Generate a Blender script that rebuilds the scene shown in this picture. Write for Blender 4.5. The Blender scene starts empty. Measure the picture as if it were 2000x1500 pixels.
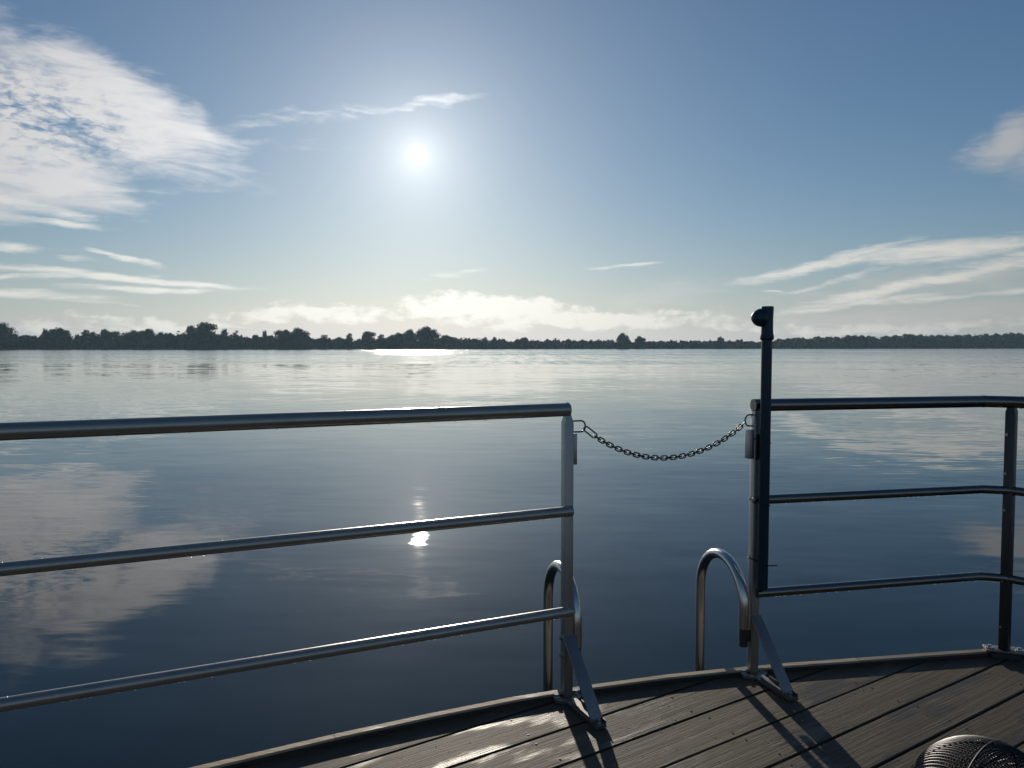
import bpy, bmesh, math, random
import numpy as np
from mathutils import Vector, Matrix
R = math.radians
PI = math.pi
scene = bpy.context.scene
COL = scene.collection

# ------------------------------------------------------------------ camera
DECK = 0.5                       # deck top above the water (water is z = 0)
EYE = DECK + 1.2
PITCH = R(2.79)
F = 1503 / 2000                  # focal length / picture width
cam = bpy.data.cameras.new('camera')
cam.sensor_width = 36
cam.lens = 36 * F
cam.clip_start = 0.05
cam.clip_end = 20000
camo = bpy.data.objects.new('camera', cam)
camo.location = (0, 0, EYE)
camo.rotation_euler = (PI / 2 - PITCH, 0, 0)
COL.objects.link(camo)
scene.camera = camo

# ------------------------------------------------------------------ colour management
scene.view_settings.view_transform = 'Standard'
scene.view_settings.look = 'None'
scene.view_settings.gamma = 1
scene.view_settings.use_curve_mapping = False
scene.view_settings.exposure = 0.12
scene.render.engine = 'CYCLES'
scene.cycles.use_denoising = True
scene.cycles.max_bounces = 8
scene.cycles.volume_bounces = 0
scene.cycles.sample_clamp_indirect = 6

# ------------------------------------------------------------------ sun and sky
SUN_EL, SUN_AZ = R(13.7), R(-6.93)          # azimuth clockwise from +Y
SUN = Vector((math.sin(SUN_AZ) * math.cos(SUN_EL), math.cos(SUN_AZ) * math.cos(SUN_EL), math.sin(SUN_EL)))
sl = bpy.data.lights.new('sun', 'SUN')
sl.energy = 3.4
sl.angle = R(0.53)
sl.color = (1.0, 0.90, 0.76)
so = bpy.data.objects.new('sun', sl)
so.rotation_euler = SUN.to_track_quat('Z', 'Y').to_euler()
COL.objects.link(so)


class NT:
    """small helper for building node trees"""
    def __init__(self, tree):
        self.t = tree
        tree.nodes.clear()

    def n(self, typ, ins=None, **props):
        nd = self.t.nodes.new(typ)
        for k, v in props.items():
            setattr(nd, k, v)
        for k, v in (ins or {}).items():
            self.set(nd.inputs[k], v)
        return nd

    def set(self, sock, v):
        if isinstance(v, bpy.types.NodeSocket):
            self.t.links.new(v, sock)
        else:
            sock.default_value = v

    def m(self, op, a, b=None, c=None, clamp=False):
        nd = self.n('ShaderNodeMath', operation=op, use_clamp=clamp)
        for i, v in enumerate((a, b, c)):
            if v is not None:
                self.set(nd.inputs[i], v)
        return nd.outputs[0]

    def vm(self, op, a, b=None, scale=None):
        nd = self.n('ShaderNodeVectorMath', operation=op)
        self.set(nd.inputs[0], a)
        if b is not None:
            self.set(nd.inputs[1], b)
        if scale is not None:
            self.set(nd.inputs['Scale'], scale)
        return nd.outputs['Value'] if op in ('LENGTH', 'DOT_PRODUCT', 'DISTANCE') else nd.outputs['Vector']

    def mix(self, fac, a, b, blend='MIX'):
        nd = self.n('ShaderNodeMix', data_type='RGBA', blend_type=blend)
        self.set(nd.inputs[0], fac)
        self.set(nd.inputs[6], a)
        self.set(nd.inputs[7], b)
        return nd.outputs[2]

    def ss(self, x, lo, hi, a=0.0, b=1.0):
        nd = self.n('ShaderNodeMapRange', interpolation_type='SMOOTHSTEP')
        for i, v in enumerate((x, lo, hi, a, b)):
            self.set(nd.inputs[i], v)
        return nd.outputs[0]

    def noise(self, vec, scale, detail=3, rough=0.5, dist=0.0, out=0):
        nd = self.n('ShaderNodeTexNoise', {'Vector': vec, 'Scale': scale, 'Detail': detail, 'Roughness': rough, 'Distortion': dist})
        return nd.outputs[out]

    def map(self, vec, loc=(0, 0, 0), rot=(0, 0, 0), scale=(1, 1, 1), typ='POINT'):
        nd = self.n('ShaderNodeMapping', {'Vector': vec, 'Location': loc, 'Rotation': rot, 'Scale': scale}, vector_type=typ)
        return nd.outputs[0]


def azel(u, v):
    x = (u - 1000) / 1503
    y = (750 - v) / 1503
    d = Vector((x, math.cos(PITCH) + y * math.sin(PITCH), -math.sin(PITCH) + y * math.cos(PITCH))).normalized()
    return math.atan2(d.x, d.y), math.asin(d.z)


world = bpy.data.worlds.new('World')
scene.world = world
world.use_nodes = True
world.cycles.sampling_method = 'MANUAL'
world.cycles.sample_map_resolution = 1024
W = NT(world.node_tree)
sky = W.n('ShaderNodeTexSky', sky_type='NISHITA', sun_disc=False, sun_elevation=SUN_EL, sun_rotation=SUN_AZ,
          altitude=0.0, air_density=1.0, dust_density=0.25, ozone_density=4.2)
tc = W.n('ShaderNodeTexCoord').outputs['Generated']
dirn = W.vm('NORMALIZE', tc)
sep = W.n('ShaderNodeSeparateXYZ', {0: dirn})
dx, dy, dz = sep.outputs
el = W.m('ARCSINE', dz)
az = W.m('ARCTAN2', dx, dy)
ae = W.n('ShaderNodeCombineXYZ', {0: az, 1: el}).outputs[0]
# angle to the sun
cosang = W.vm('DOT_PRODUCT', dirn, tuple(SUN))
ang = W.m('ARCCOSINE', W.m('MINIMUM', cosang, 0.9999999))
# cloud-layer coordinates: where the view ray meets a flat layer overhead
inv = W.m('DIVIDE', 1.0, W.m('ADD', W.m('MAXIMUM', dz, 0.0), 0.05))
layer = W.vm('SCALE', dirn, scale=inv)
# turbulence that bends the outlines
wob1 = W.vm('SUBTRACT', W.noise(ae, 7.0, 4, 0.6, out=1), (0.5, 0.5, 0.5))
wob2 = W.vm('SUBTRACT', W.noise(W.map(ae, scale=(1, 2.6, 1)), 24.0, 4, 0.62, out=1), (0.5, 0.5, 0.5))
warped = W.vm('ADD', ae, W.vm('MULTIPLY', wob1, (0.10, 0.05, 0)))
warped = W.vm('ADD', warped, W.vm('MULTIPLY', wob2, (0.045, 0.014, 0)))


drift = W.vm('ADD', ae, W.vm('MULTIPLY', wob1, (.05, .014, 0)))
drift = W.vm('ADD', drift, W.vm('MULTIPLY', wob2, (.05, .007, 0)))


def cloud(u, v, ru, rv, rot=0.0, k=1.0, soft=0.1, src=None):
    """a soft elliptical bank of cloud at a direction; rot in degrees, positive tips its right end down"""
    a, e = azel(u, v)
    q = W.map(src or warped, loc=(a, e, 0), rot=(0, 0, R(-rot)), scale=(ru / 1503, rv / 1503, 1), typ='TEXTURE')
    return W.m('MULTIPLY', W.ss(W.vm('LENGTH', q), 1.25, soft), k)


def total(lst):
    s = lst[0]
    for x in lst[1:]:
        s = W.m('MAXIMUM', s, x)
    return s


cirrus = total([
    cloud(250, 215, 270, 95, 22, 1.0, 0.3), cloud(90, 190, 190, 85, 10, .8), cloud(370, 260, 120, 45, 8, .95),
    cloud(90, 320, 200, 85, 16, .95, .3), cloud(215, 378, 110, 20, 7, .8), cloud(-160, 260, 260, 150, 10, 1.0, .3),
    cloud(350, 375, 110, 32, -8, .42), cloud(560, 285, 150, 22, -3, .4), cloud(560, 235, 190, 18, -8, .42),
    cloud(780, 203, 190, 14, -3, .62), cloud(560, 215, 150, 16, -6, .4),
])
STREAKS = [
    (60, 402, 150, 14, 8, .85), (125, 434, 120, 9, 4, .8), (25, 483, 90, 14, 0, .75),
    (235, 500, 90, 9, 12, .8), (150, 507, 50, 10, 0, .5), (250, 543, 300, 11, 3, .95), (120, 540, 190, 9, -4, .7),
    (290, 563, 210, 9, -1, .8), (60, 577, 170, 12, 1, .8), (180, 590, 160, 5, 2, .5), (1220, 520, 110, 5, -3, .6),
    (1500, 567, 34, 4, 0, .7), (890, 537, 90, 14, -10, .5),
    (1600, 515, 230, 17, -12, .9), (1700, 500, 220, 15, -5, .8), (1850, 490, 240, 26, -3, .9), (1640, 545, 190, 9, -14, .6),
    (1790, 553, 330, 15, -11, .9), (1920, 525, 200, 14, -8, .7), (1680, 590, 250, 9, -6, .75), (1870, 578, 260, 8, -3, .65), (2080, 500, 220, 25, -4, .8),
]
streaks = total([cloud(*q, src=drift) for q in STREAKS])
grey = total([
    cloud(1975, 275, 100, 52, -28, 1.0), cloud(2120, 260, 160, 90, -15, 1.0),
    cloud(1850, 550, 420, 56, -5, .62), cloud(1300, 575, 200, 40, -3, .5), cloud(1800, 615, 420, 38, 0, .8),
])
band = total([
    cloud(960, 600, 300, 42, 2, 1.1), cloud(650, 612, 330, 34, -2, .95), cloud(1150, 625, 420, 34, 0, 1.1),
    cloud(330, 630, 420, 26, 0, .8), cloud(1700, 640, 500, 24, 0, .85), cloud(0, 640, 400, 20, 0, .7),
])
# the same kinds of cloud all round the sky, thinly scattered
around = W.ss(W.noise(W.map(layer, scale=(.55, .9, 1)), 1.0, 3, .55), .56, .74)
around = W.m('MULTIPLY', around, W.ss(W.m('ABSOLUTE', az), .70, 1.0))
low = W.m('MULTIPLY', W.ss(W.m('ABSOLUTE', W.m('SUBTRACT', el, .045)), .075, 0.0), W.ss(W.m('ABSOLUTE', az), .62, .9))

# fine structure
fib = W.noise(W.map(ae, rot=(0, 0, R(20)), scale=(1.0, 4.6, 1)), 11.0, 6, .6, .5)
puff = W.noise(W.map(ae, rot=(0, 0, R(14)), scale=(1, 2.3, 1)), 62.0, 4, .6, .4)
hfib = W.noise(W.map(ae, rot=(0, 0, R(3)), scale=(1.0, 6.0, 1)), 14.0, 6, .62, .8)
heap = W.noise(W.map(ae, scale=(1, 1.5, 1)), 34.0, 6, .6, .3)
puffzone = W.ss(W.vm('LENGTH', W.map(ae, loc=(*azel(40, 225), 0), scale=(.13, .055, 1), typ='TEXTURE')), 1.3, .2)

d_c = W.m('ADD', cirrus, W.m('MULTIPLY', W.m('SUBTRACT', fib, .5), 1.6))
d_c = W.m('ADD', d_c, W.m('MULTIPLY', W.m('MULTIPLY', W.m('SUBTRACT', puff, .5), 2.6), puffzone))
a_c = W.m('MULTIPLY', W.ss(d_c, .22, 1.15), W.ss(cirrus, 0.0, .25))
d_s = W.m('ADD', streaks, W.m('MULTIPLY', W.m('SUBTRACT', hfib, .5), 1.3))
a_s = W.m('MULTIPLY', W.ss(d_s, .22, 1.08), W.ss(streaks, 0.0, .3))
d_g = W.m('ADD', grey, W.m('MULTIPLY', W.m('SUBTRACT', hfib, .5), .7))
a_g = W.m('MULTIPLY', W.ss(d_g, .15, 1.05), W.ss(grey, 0.0, .3))
d_b = W.m('ADD', W.m('MAXIMUM', band, low), W.m('MULTIPLY', W.m('SUBTRACT', heap, .5), 1.6))
d_b = W.m('ADD', d_b, W.m('MULTIPLY', W.m('SUBTRACT', hfib, .5), .8))
a_b = W.m('MULTIPLY', W.ss(d_b, .48, .98), W.ss(W.m('MAXIMUM', band, low), 0.0, .35))
d_a = W.m('ADD', around, W.m('MULTIPLY', W.m('SUBTRACT', fib, .5), 1.0))
a_a = W.m('MULTIPLY', W.ss(d_a, .2, 1.0), W.ss(around, 0, .3))

SKY = 0.069                        # world strength
# soft brightness roll-off added to even out the glare round the sun
raw = W.n('ShaderNodeHueSaturation', {'Saturation': .98, 'Value': 1.0, 'Color': sky.outputs[0]}).outputs[0]
raw = W.vm('MULTIPLY', raw, (.88, .92, .905))          # the camera's white balance
bw = W.n('ShaderNodeRGBToBW', {0: raw}).outputs[0]
sk = W.vm('SCALE', raw, scale=W.m('DIVIDE', 1.0, W.m('MULTIPLY_ADD', bw, 1 / 30.0, 1.0)))
# moist air low over the horizon whitens the sky all round
moist = W.m('EXPONENT', W.m('MULTIPLY', W.m('MAXIMUM', el, 0.0), -16.0))
sk = W.mix(W.m('MULTIPLY', moist, .88), sk, W.vm('SCALE', (1.0, .975, 1.03), scale=W.m('MULTIPLY_ADD', W.m('EXPONENT', W.m('MULTIPLY', ang, -2.2)), 10.5, 3.6)))
# clouds scatter sunlight forwards: brighter the nearer they stand to the sun
fwd = W.m('EXPONENT', W.m('MULTIPLY', ang, -2.2))
lum = W.m('MULTIPLY_ADD', fwd, 11.5, 3.8)


def tint(col, k):
    return W.vm('SCALE', col, scale=W.m('MULTIPLY', lum, k))


c = W.mix(W.m('MULTIPLY', a_a, .8), sk, tint((.95, .96, 1.0), 1.0))
c = W.mix(W.m('MULTIPLY', a_g, .78), c, tint((1.0, .985, .96), .98))
c = W.mix(W.m('MULTIPLY', a_b, .85), c, tint((1.0, .965, .88), 1.28))
c = W.mix(W.m('MULTIPLY', a_s, .9), c, tint((1.0, .97, .90), 1.36))
c = W.mix(W.m('MULTIPLY', a_c, .88), c, tint((1.0, .975, .96), 1.15))
# the sun's disc, with bloom painted in, and the bright air close round it
disc = W.m('MULTIPLY', W.ss(ang, R(.74), R(.34)), 190.0)
aur = W.m('MULTIPLY', W.m('EXPONENT', W.m('MULTIPLY', ang, -28.0)), 6.5)
aur2 = W.m('MULTIPLY', W.m('EXPONENT', W.m('MULTIPLY', ang, -7.5)), 3.4)
c = W.vm('ADD', c, W.vm('SCALE', (1.0, .93, .80), scale=W.m('ADD', disc, aur)))
c = W.vm('ADD', c, W.vm('SCALE', (.90, .97, 1.0), scale=aur2))
bg = W.n('ShaderNodeBackground', {'Color': c, 'Strength': SKY})
wo = W.n('ShaderNodeOutputWorld', {0: bg.outputs[0]})

# ------------------------------------------------------------------ helpers
def mat(name, metallic=0.0, rough=0.5, color=(.5, .5, .5), ior=None):
    m = bpy.data.materials.new(name)
    m.use_nodes = True
    t = NT(m.node_tree)
    b = t.n('ShaderNodeBsdfPrincipled', {'Base Color': (*color, 1), 'Metallic': metallic, 'Roughness': rough})
    if ior:
        b.inputs['IOR'].default_value = ior
    t.n('ShaderNodeOutputMaterial', {0: b.outputs[0]})
    return m, t, b


def link(name, me, m=None, parent=None):
    o = bpy.data.objects.new(name, me)
    if m is not None and me is not None:
        me.materials.append(m)
    COL.objects.link(o)
    if parent is not None:
        o.parent = parent
    return o


def obj(name, bm, m, parent=None, smooth=True, sharp=35):
    """link a bmesh built in world coordinates; the parent's origin is subtracted"""
    p = parent
    off = Vector((0, 0, 0))
    while p is not None:
        off += p.location
        p = p.parent
    if off.length:
        bmesh.ops.translate(bm, verts=bm.verts, vec=-off)
    me = bpy.data.meshes.new(name)
    bm.normal_update()
    if smooth:
        for f in bm.faces:
            f.smooth = True
        for e in bm.edges:
            if len(e.link_faces) == 2 and e.calc_face_angle(0) > R(sharp):
                e.smooth = False
    bm.to_mesh(me)
    bm.free()
    return link(name, me, m, parent)


def empty(name, loc, label=None, cat=None, group=None, kind=None):
    o = bpy.data.objects.new(name, None)
    o.location = loc
    o.empty_display_size = .1
    COL.objects.link(o)
    return tag(o, label, cat, group, kind)


def tag(o, label=None, cat=None, group=None, kind=None):
    for k, v in (('label', label), ('category', cat), ('group', group), ('kind', kind)):
        if v:
            o[k] = v
    return o


def tube(bm, pts, r, seg=16, cap=True):
    """sweep a round section along a polyline; r may be a list"""
    pts = [Vector(p) for p in pts]
    n = len(pts)
    rs = r if isinstance(r, (list, tuple)) else [r] * n
    tang = []
    for i in range(n):
        a = pts[max(i - 1, 0)]
        b = pts[min(i + 1, n - 1)]
        tang.append((b - a).normalized())
    up = Vector((0, 0, 1)) if abs(tang[0].z) < .9 else Vector((1, 0, 0))
    u = tang[0].cross(up).normalized()
    rings = []
    for i in range(n):
        u = (u - tang[i] * u.dot(tang[i])).normalized()
        w = tang[i].cross(u)
        rings.append([bm.verts.new(pts[i] + (u * math.cos(2 * PI * k / seg) + w * math.sin(2 * PI * k / seg)) * rs[i]) for k in range(seg)])
    for i in range(n - 1):
        for k in range(seg):
            bm.faces.new((rings[i][k], rings[i][(k + 1) % seg], rings[i + 1][(k + 1) % seg], rings[i + 1][k]))
    if cap:
        bm.faces.new(rings[0][::-1])
        bm.faces.new(rings[-1])
    return bm


def loop_tube(bm, pts, r, seg=8):
    """closed swept ring"""
    pts = [Vector(p) for p in pts]
    n = len(pts)
    rings = []
    nrm = (pts[n // 3] - pts[0]).cross(pts[2 * n // 3] - pts[0]).normalized()
    for i in range(n):
        t = (pts[(i + 1) % n] - pts[i - 1]).normalized()
        u = nrm
        w = t.cross(u).normalized()
        rings.append([bm.verts.new(pts[i] + (u * math.cos(2 * PI * k / seg) + w * math.sin(2 * PI * k / seg)) * r) for k in range(seg)])
    for i in range(n):
        a, b = rings[i], rings[(i + 1) % n]
        for k in range(seg):
            bm.faces.new((a[k], a[(k + 1) % seg], b[(k + 1) % seg], b[k]))
    return bm


def box(bm, c, size, rotz=0.0, bevel=0.0, M=None):
    r = bmesh.ops.create_cube(bm, size=1)
    vs = r['verts']
    bmesh.ops.scale(bm, verts=vs, vec=size)
    if bevel:
        es = list({e for v in vs for e in v.link_edges})
        rr = bmesh.ops.bevel(bm, geom=es, offset=bevel, segments=2, affect='EDGES', profile=.5)
        vs = list({v for f in rr['faces'] for v in f.verts} | {v for v in vs if v.is_valid})
    T = Matrix.Translation(Vector(c)) @ (M.to_4x4() if M is not None else Matrix.Rotation(rotz, 4, 'Z'))
    bmesh.ops.transform(bm, matrix=T, verts=vs)
    return vs


def prism(bm, poly, z0, z1, ch=0.0):
    """extrude a horizontal polygon (ccw) from z0 to z1, with a small chamfer along its top edge"""
    n = len(poly)
    P = [Vector((p[0], p[1], 0)) for p in poly]
    def inset(d):
        out = []
        for i in range(n):
            a, b, c2 = P[i - 1], P[i], P[(i + 1) % n]
            e1 = (b - a).normalized()
            e2 = (c2 - b).normalized()
            n1 = Vector((-e1.y, e1.x, 0))
            n2 = Vector((-e2.y, e2.x, 0))
            k = 1 + n1.dot(n2)
            out.append(b + (n1 + n2) * (d / max(k, .25)))
        return out
    layers = [(P, z0), (P, z1 - ch)]
    if ch:
        layers.append((inset(ch), z1))
    else:
        layers[-1] = (P, z1)
    rings = [[bm.verts.new((p.x, p.y, z)) for p in pl] for pl, z in layers]
    for a, b in zip(rings, rings[1:]):
        for i in range(n):
            bm.faces.new((a[i], a[(i + 1) % n], b[(i + 1) % n], b[i]))
    bm.faces.new(rings[-1])
    bm.faces.new(rings[0][::-1])


def clip(poly, p, nrm):
    """keep the side of the polygon where (x - p).nrm >= 0"""
    out = []
    for i in range(len(poly)):
        a, b = poly[i - 1], poly[i]
        da = (a[0] - p[0]) * nrm[0] + (a[1] - p[1]) * nrm[1]
        db = (b[0] - p[0]) * nrm[0] + (b[1] - p[1]) * nrm[1]
        if (da >= 0) != (db >= 0):
            t = da / (da - db)
            out.append((a[0] + (b[0] - a[0]) * t, a[1] + (b[1] - a[1]) * t))
        if db >= 0:
            out.append(b)
    return out


# ------------------------------------------------------------------ materials
def make_water():
    m, t, b = mat('lake_water', rough=.012, color=(.001, .009, .011), ior=1.42)
    P = t.n('ShaderNodeNewGeometry').outputs['Position']
    sp = t.n('ShaderNodeSeparateXYZ', {0: P})
    y = sp.outputs[1]
    half = (.5, .5, .5)
    def slope(sc, scale, detail, amp, rot=0.0, rough=.5):
        c = t.noise(t.map(P, rot=(0, 0, R(rot)), scale=sc), scale, detail, rough, out=1)
        v = t.vm('SUBTRACT', c, half)
        return t.vm('SCALE', v, scale=amp) if isinstance(amp, bpy.types.NodeSocket) else t.vm('MULTIPLY', v, (amp, amp, 0))
    # patches where the breeze just touches the water
    patch = t.noise(t.map(P, rot=(0, 0, R(12)), scale=(.05, .16, 1)), 1.0, 3, .55)
    pk = t.ss(patch, .42, .62, .35, 1.0)
    s = t.vm('ADD', slope((.10, .30, 1), 1.0, 2, .022, 8), slope((.7, 2.0, 1), 1.0, 3, .030, -10))
    rip = slope((1.8, 8.0, 1), 1.0, 4, .072, 6)
    s = t.vm('ADD', s, t.vm('SCALE', rip, scale=pk))
    # open water further out is ruffled
    edge = t.m('MULTIPLY_ADD', t.noise(t.map(P, scale=(.012, .02, 1)), 1.0, 3, .5), 24.0, y)
    far = t.ss(edge, 82.0, 92.0, 0.0, .55)
    far = t.m('ADD', far, t.ss(edge, 92.0, 230.0, 0.0, .68))
    bands = t.ss(t.noise(t.map(P, rot=(0, 0, R(3)), scale=(.004, .022, 1)), 1.0, 3, .55),   .38, .62, .55, 1.0)
    fk = t.m('MULTIPLY', far, bands)
    # ripples run in towards the deck with their steep sides this way
    fn = t.noise(t.map(P, rot=(0, 0, R(5)), scale=(.9, 1.6, 1)), 1.0, 4, .6, out=1)
    fn = t.vm('MULTIPLY', t.vm('SUBTRACT', fn, (.5, 0, 0)), (1.05, .100, 0))
    grp = t.ss(t.noise(t.map(P, scale=(1.3, .07, 1)), 1.0, 4, .75), .36, .66, .62, 1.4)     # wave groups
    gust = t.ss(t.noise(t.map(P, rot=(0, 0, R(4)), scale=(.45, .022, 1)), 1.0, 3, .7), .40, .60, .66, 1.15)
    fn = t.vm('SCALE', fn, scale=t.m('MULTIPLY', grp, gust))
    s = t.vm('ADD', s, t.vm('SCALE', fn, scale=fk))
    mid = t.ss(y, 8.0, 70.0)
    mn = t.noise(t.map(P, rot=(0, 0, R(-4)), scale=(1.0, 2.6, 1)), 1.0, 4, .55, out=1)
    mn = t.vm('MULTIPLY', t.vm('SUBTRACT', mn, (.5, .40, 0)), (.05, .048, 0))
    s = t.vm('ADD', s, t.vm('SCALE', mn, scale=t.m('MULTIPLY', mid, t.m('SUBTRACT', 1.0, fk))))
    t.set(b.inputs['Roughness'], t.m('MULTIPLY_ADD', fk, .075, .012))
    ss_ = t.n('ShaderNodeSeparateXYZ', {0: s})
    nv = t.n('ShaderNodeCombineXYZ', {0: ss_.outputs[0], 1: t.m('MULTIPLY', ss_.outputs[1], -1.0), 2: 1.0}).outputs[0]
    t.set(b.inputs['Normal'], t.vm('NORMALIZE', nv))
    return m


def make_wood(name, tone=1.0):
    m, t, b = mat(name, rough=.5)
    co = t.n('ShaderNodeTexCoord').outputs['Object']
    rnd = t.n('ShaderNodeObjectInfo').outputs['Random']
    sh = t.n('ShaderNodeCombineXYZ', {0: t.m('MULTIPLY', rnd, 37.0), 1: t.m('MULTIPLY', rnd, 91.0), 2: t.m('MULTIPLY', rnd, 13.0)}).outputs[0]
    q = t.vm('ADD', co, sh)
    bend = t.vm('MULTIPLY', t.vm('SUBTRACT', t.noise(t.map(q, scale=(1.2, 5, 5)), 1.0, 3, .5, out=1), (.5, .5, .5)), (0, .05, .05))
    g = t.vm('ADD', q, bend)
    grain = t.noise(t.map(g, scale=(1.3, 60, 60)), 1.0, 5, .62)
    fine = t.noise(t.map(g, scale=(5, 260, 260)), 1.0, 4, .6)
    blot = t.noise(t.map(q, scale=(2.2, 7, 7)), 1.0, 4, .6)
    moss = t.ss(t.noise(t.map(q, scale=(3.0, 9, 9)), 1.0, 5, .65), .52, .72)
    wet = t.noise(t.map(q, scale=(2.6, 8, 8)), 1.0, 4, .55)
    # knots
    vor = t.n('ShaderNodeTexVoronoi', {'Vector': t.map(q, scale=(2.1, 9, 1)), 'Scale': 1.0, 'Randomness': 1.0})
    knot = t.ss(vor.outputs['Distance'], .13, .03)
    ringn = t.m('MULTIPLY', t.m('SINE', t.m('MULTIPLY', vor.outputs['Distance'], 95.0)), t.ss(vor.outputs['Distance'], .26, .05))
    base = t.mix(grain, (.080 * tone, .060 * tone, .039 * tone, 1), (.37 * tone, .285 * tone, .185 * tone, 1))
    base = t.mix(t.ss(fine, .45, .72, 0, .45), base, (.075 * tone, .062 * tone, .047 * tone, 1))
    base = t.mix(t.ss(blot, .38, .68, .0, .55), base, (.16 * tone, .142 * tone, .115 * tone, 1))
    base = t.mix(t.m('MULTIPLY', moss, .6), base, (.13 * tone, .13 * tone, .055 * tone, 1))
    base = t.mix(t.m('MULTIPLY', knot, .75), base, (.06, .045, .032, 1))
    base = t.mix(t.m('MULTIPLY', t.m('MAXIMUM', ringn, 0.0), .30), base, (.08, .064, .048, 1))
    base = t.mix(t.m('MULTIPLY', rnd, .5), base, (.115 * tone, .10 * tone, .075 * tone, 1))
    wp = t.n('ShaderNodeNewGeometry').outputs['Position']
    damp = t.ss(t.noise(wp, 2.6, 4, .6), .42, .66)
    base = t.mix(t.m('MULTIPLY', damp, .42), base, (.050, .042, .032, 1))
    spot = t.ss(t.noise(wp, 17.0, 3, .6), .62, .74)
    base = t.mix(t.m('MULTIPLY', spot, .35), base, (.16, .13, .095, 1))
    rnd2 = t.m('FRACT', t.m('MULTIPLY', rnd, 7.31))
    base = t.mix(t.m('MULTIPLY', rnd2, .30), base, (.15 * tone, .10 * tone, .055 * tone, 1))
    wetk = t.ss(wet, .46, .60)
    base = t.mix(t.m('MULTIPLY', wetk, .40), base, (.055, .047, .038, 1))
    t.set(b.inputs['Base Color'], base)
    b.inputs['Specular IOR Level'].default_value = .24
    t.set(b.inputs['Roughness'], t.m('ADD', t.ss(wetk, 0, 1, .64, .38), t.m('MULTIPLY', fine, .1)))
    hgt = t.m('ADD', t.m('MULTIPLY', grain, .6), t.m('MULTIPLY', fine, .4))
    bp = t.n('ShaderNodeBump', {'Strength': .8, 'Distance': .004, 'Height': hgt})
    t.set(b.inputs['Normal'], bp.outputs[0])
    return m


def make_metal(name, col, rough, spread=.12):
    m, t, b = mat(name, metallic=1.0, rough=rough, color=col)
    co = t.n('ShaderNodeNewGeometry').outputs['Position']
    n1 = t.noise(co, 9.0, 4, .6)
    n2 = t.noise(t.map(co, scale=(30, 30, 200)), 1.0, 3, .6)
    t.set(b.inputs['Roughness'], t.m('MULTIPLY_ADD', n1, spread, rough - spread / 2))
    k = t.m('MULTIPLY_ADD', n2, .22, .89)
    t.set(b.inputs['Base Color'], t.vm('SCALE', col, scale=t.m('MULTIPLY', k, t.m('MULTIPLY_ADD', n1, .3, .85))))
    bp = t.n('ShaderNodeBump', {'Strength': .15, 'Distance': .0006, 'Height': t.noise(co, 220.0, 2, .5)})
    t.set(b.inputs['Normal'], bp.outputs[0])
    return m


def make_leaf(name, a, bcol):
    m, t, b = mat(name, rough=.75)
    co = t.n('ShaderNodeNewGeometry').outputs['Position']
    rnd = t.n('ShaderNodeObjectInfo').outputs['Random']
    k = t.m('MULTIPLY', t.m('ADD', t.noise(co, .55, 3, .6), rnd), .5)
    t.set(b.inputs['Base Color'], t.mix(k, (*a, 1), (*bcol, 1)))
    b.inputs['Specular IOR Level'].default_value = .2
    return m


M_WATER = make_water()
M_WOOD = make_wood('weathered_wet_wood', .52)
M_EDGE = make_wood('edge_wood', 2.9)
M_RAIL = make_metal('dull_aluminium', (.42, .395, .36), .33)
M_POST = make_metal('galvanised_steel', (.48, .47, .455), .48)
M_BRACE = make_metal('brace_steel', (.33, .32, .32), .5)
M_PLATE = make_metal('worn_plate_steel', (.24, .225, .205), .5)
M_RAILD = make_metal('shaded_aluminium', (.21, .205, .20), .22)  # M_RAIL's metal again, the right side's dimmer light put into its colour
M_POSTD = make_metal('dark_post_steel', (.085, .09, .095), .45)  # corner post, a darker base than the other posts
M_STEEL = make_metal('stainless_steel', (.62, .60, .57), .24, .08)
M_RAIL.node_tree.nodes['Principled BSDF'].inputs['Metallic'].default_value = .72
M_CHAIN = make_metal('dark_chain_steel', (.10, .097, .095), .45)
M_BLACK, _, _b = mat('black_plastic', rough=.42, color=(.003, .030, .050))
M_RUBBER, _, _b = mat('dark_rubber', rough=.6, color=(.02, .02, .022))
M_MESHWIRE = make_metal('blackened_wire', (.07, .07, .075), .46)
M_DARKBOARD, _, _b = mat('dark_beam', rough=.8, color=(.05, .043, .036))
M_LEAF1 = make_leaf('foliage_dark', (.030, .045, .022), (.055, .075, .032))
M_LEAF2 = make_leaf('foliage_olive', (.040, .052, .026), (.075, .085, .038))
M_BARK, _, _b = mat('bark', rough=.9, color=(.055, .045, .036))
M_REED = make_leaf('reed', (.07, .065, .035), (.10, .09, .05))
M_SOIL, _st, _sb = mat('lakeside_soil', rough=.95, color=(.06, .058, .035))
_st.set(_sb.inputs['Base Color'], _st.mix(_st.noise(_st.n('ShaderNodeNewGeometry').outputs['Position'], .08, 5, .6), (.045, .05, .025, 1), (.085, .078, .045, 1)))
M_DROP, _dt, _db = mat('water_drop', rough=.03, color=(1, 1, 1), ior=1.333)
_db.inputs['Transmission Weight'].default_value = 1.0

# ------------------------------------------------------------------ the lake and the far shore
def shore_y(u):
    """distance of the waterline along the picture's width (u in photo pixels)"""
    return float(np.interp(u, [-1200, 0, 700, 1300, 2000, 3200], [430, 430, 475, 560, 690, 820]))


def shore_pt(u, extra=0.0):
    D = shore_y(u) + extra
    return (u - 1000) / 1503 * D, D


bm = bmesh.new()
for q in ((-1450, -400), (1450, -400), (1450, 1000), (-1450, 1000)):
    bm.verts.new((*q, 0))
bm.faces.new(bm.verts)
tag(obj('lake_water', bm, M_WATER, smooth=False), 'calm lake reflecting the sky, ruffled and glittering far out', kind='structure')

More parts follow.
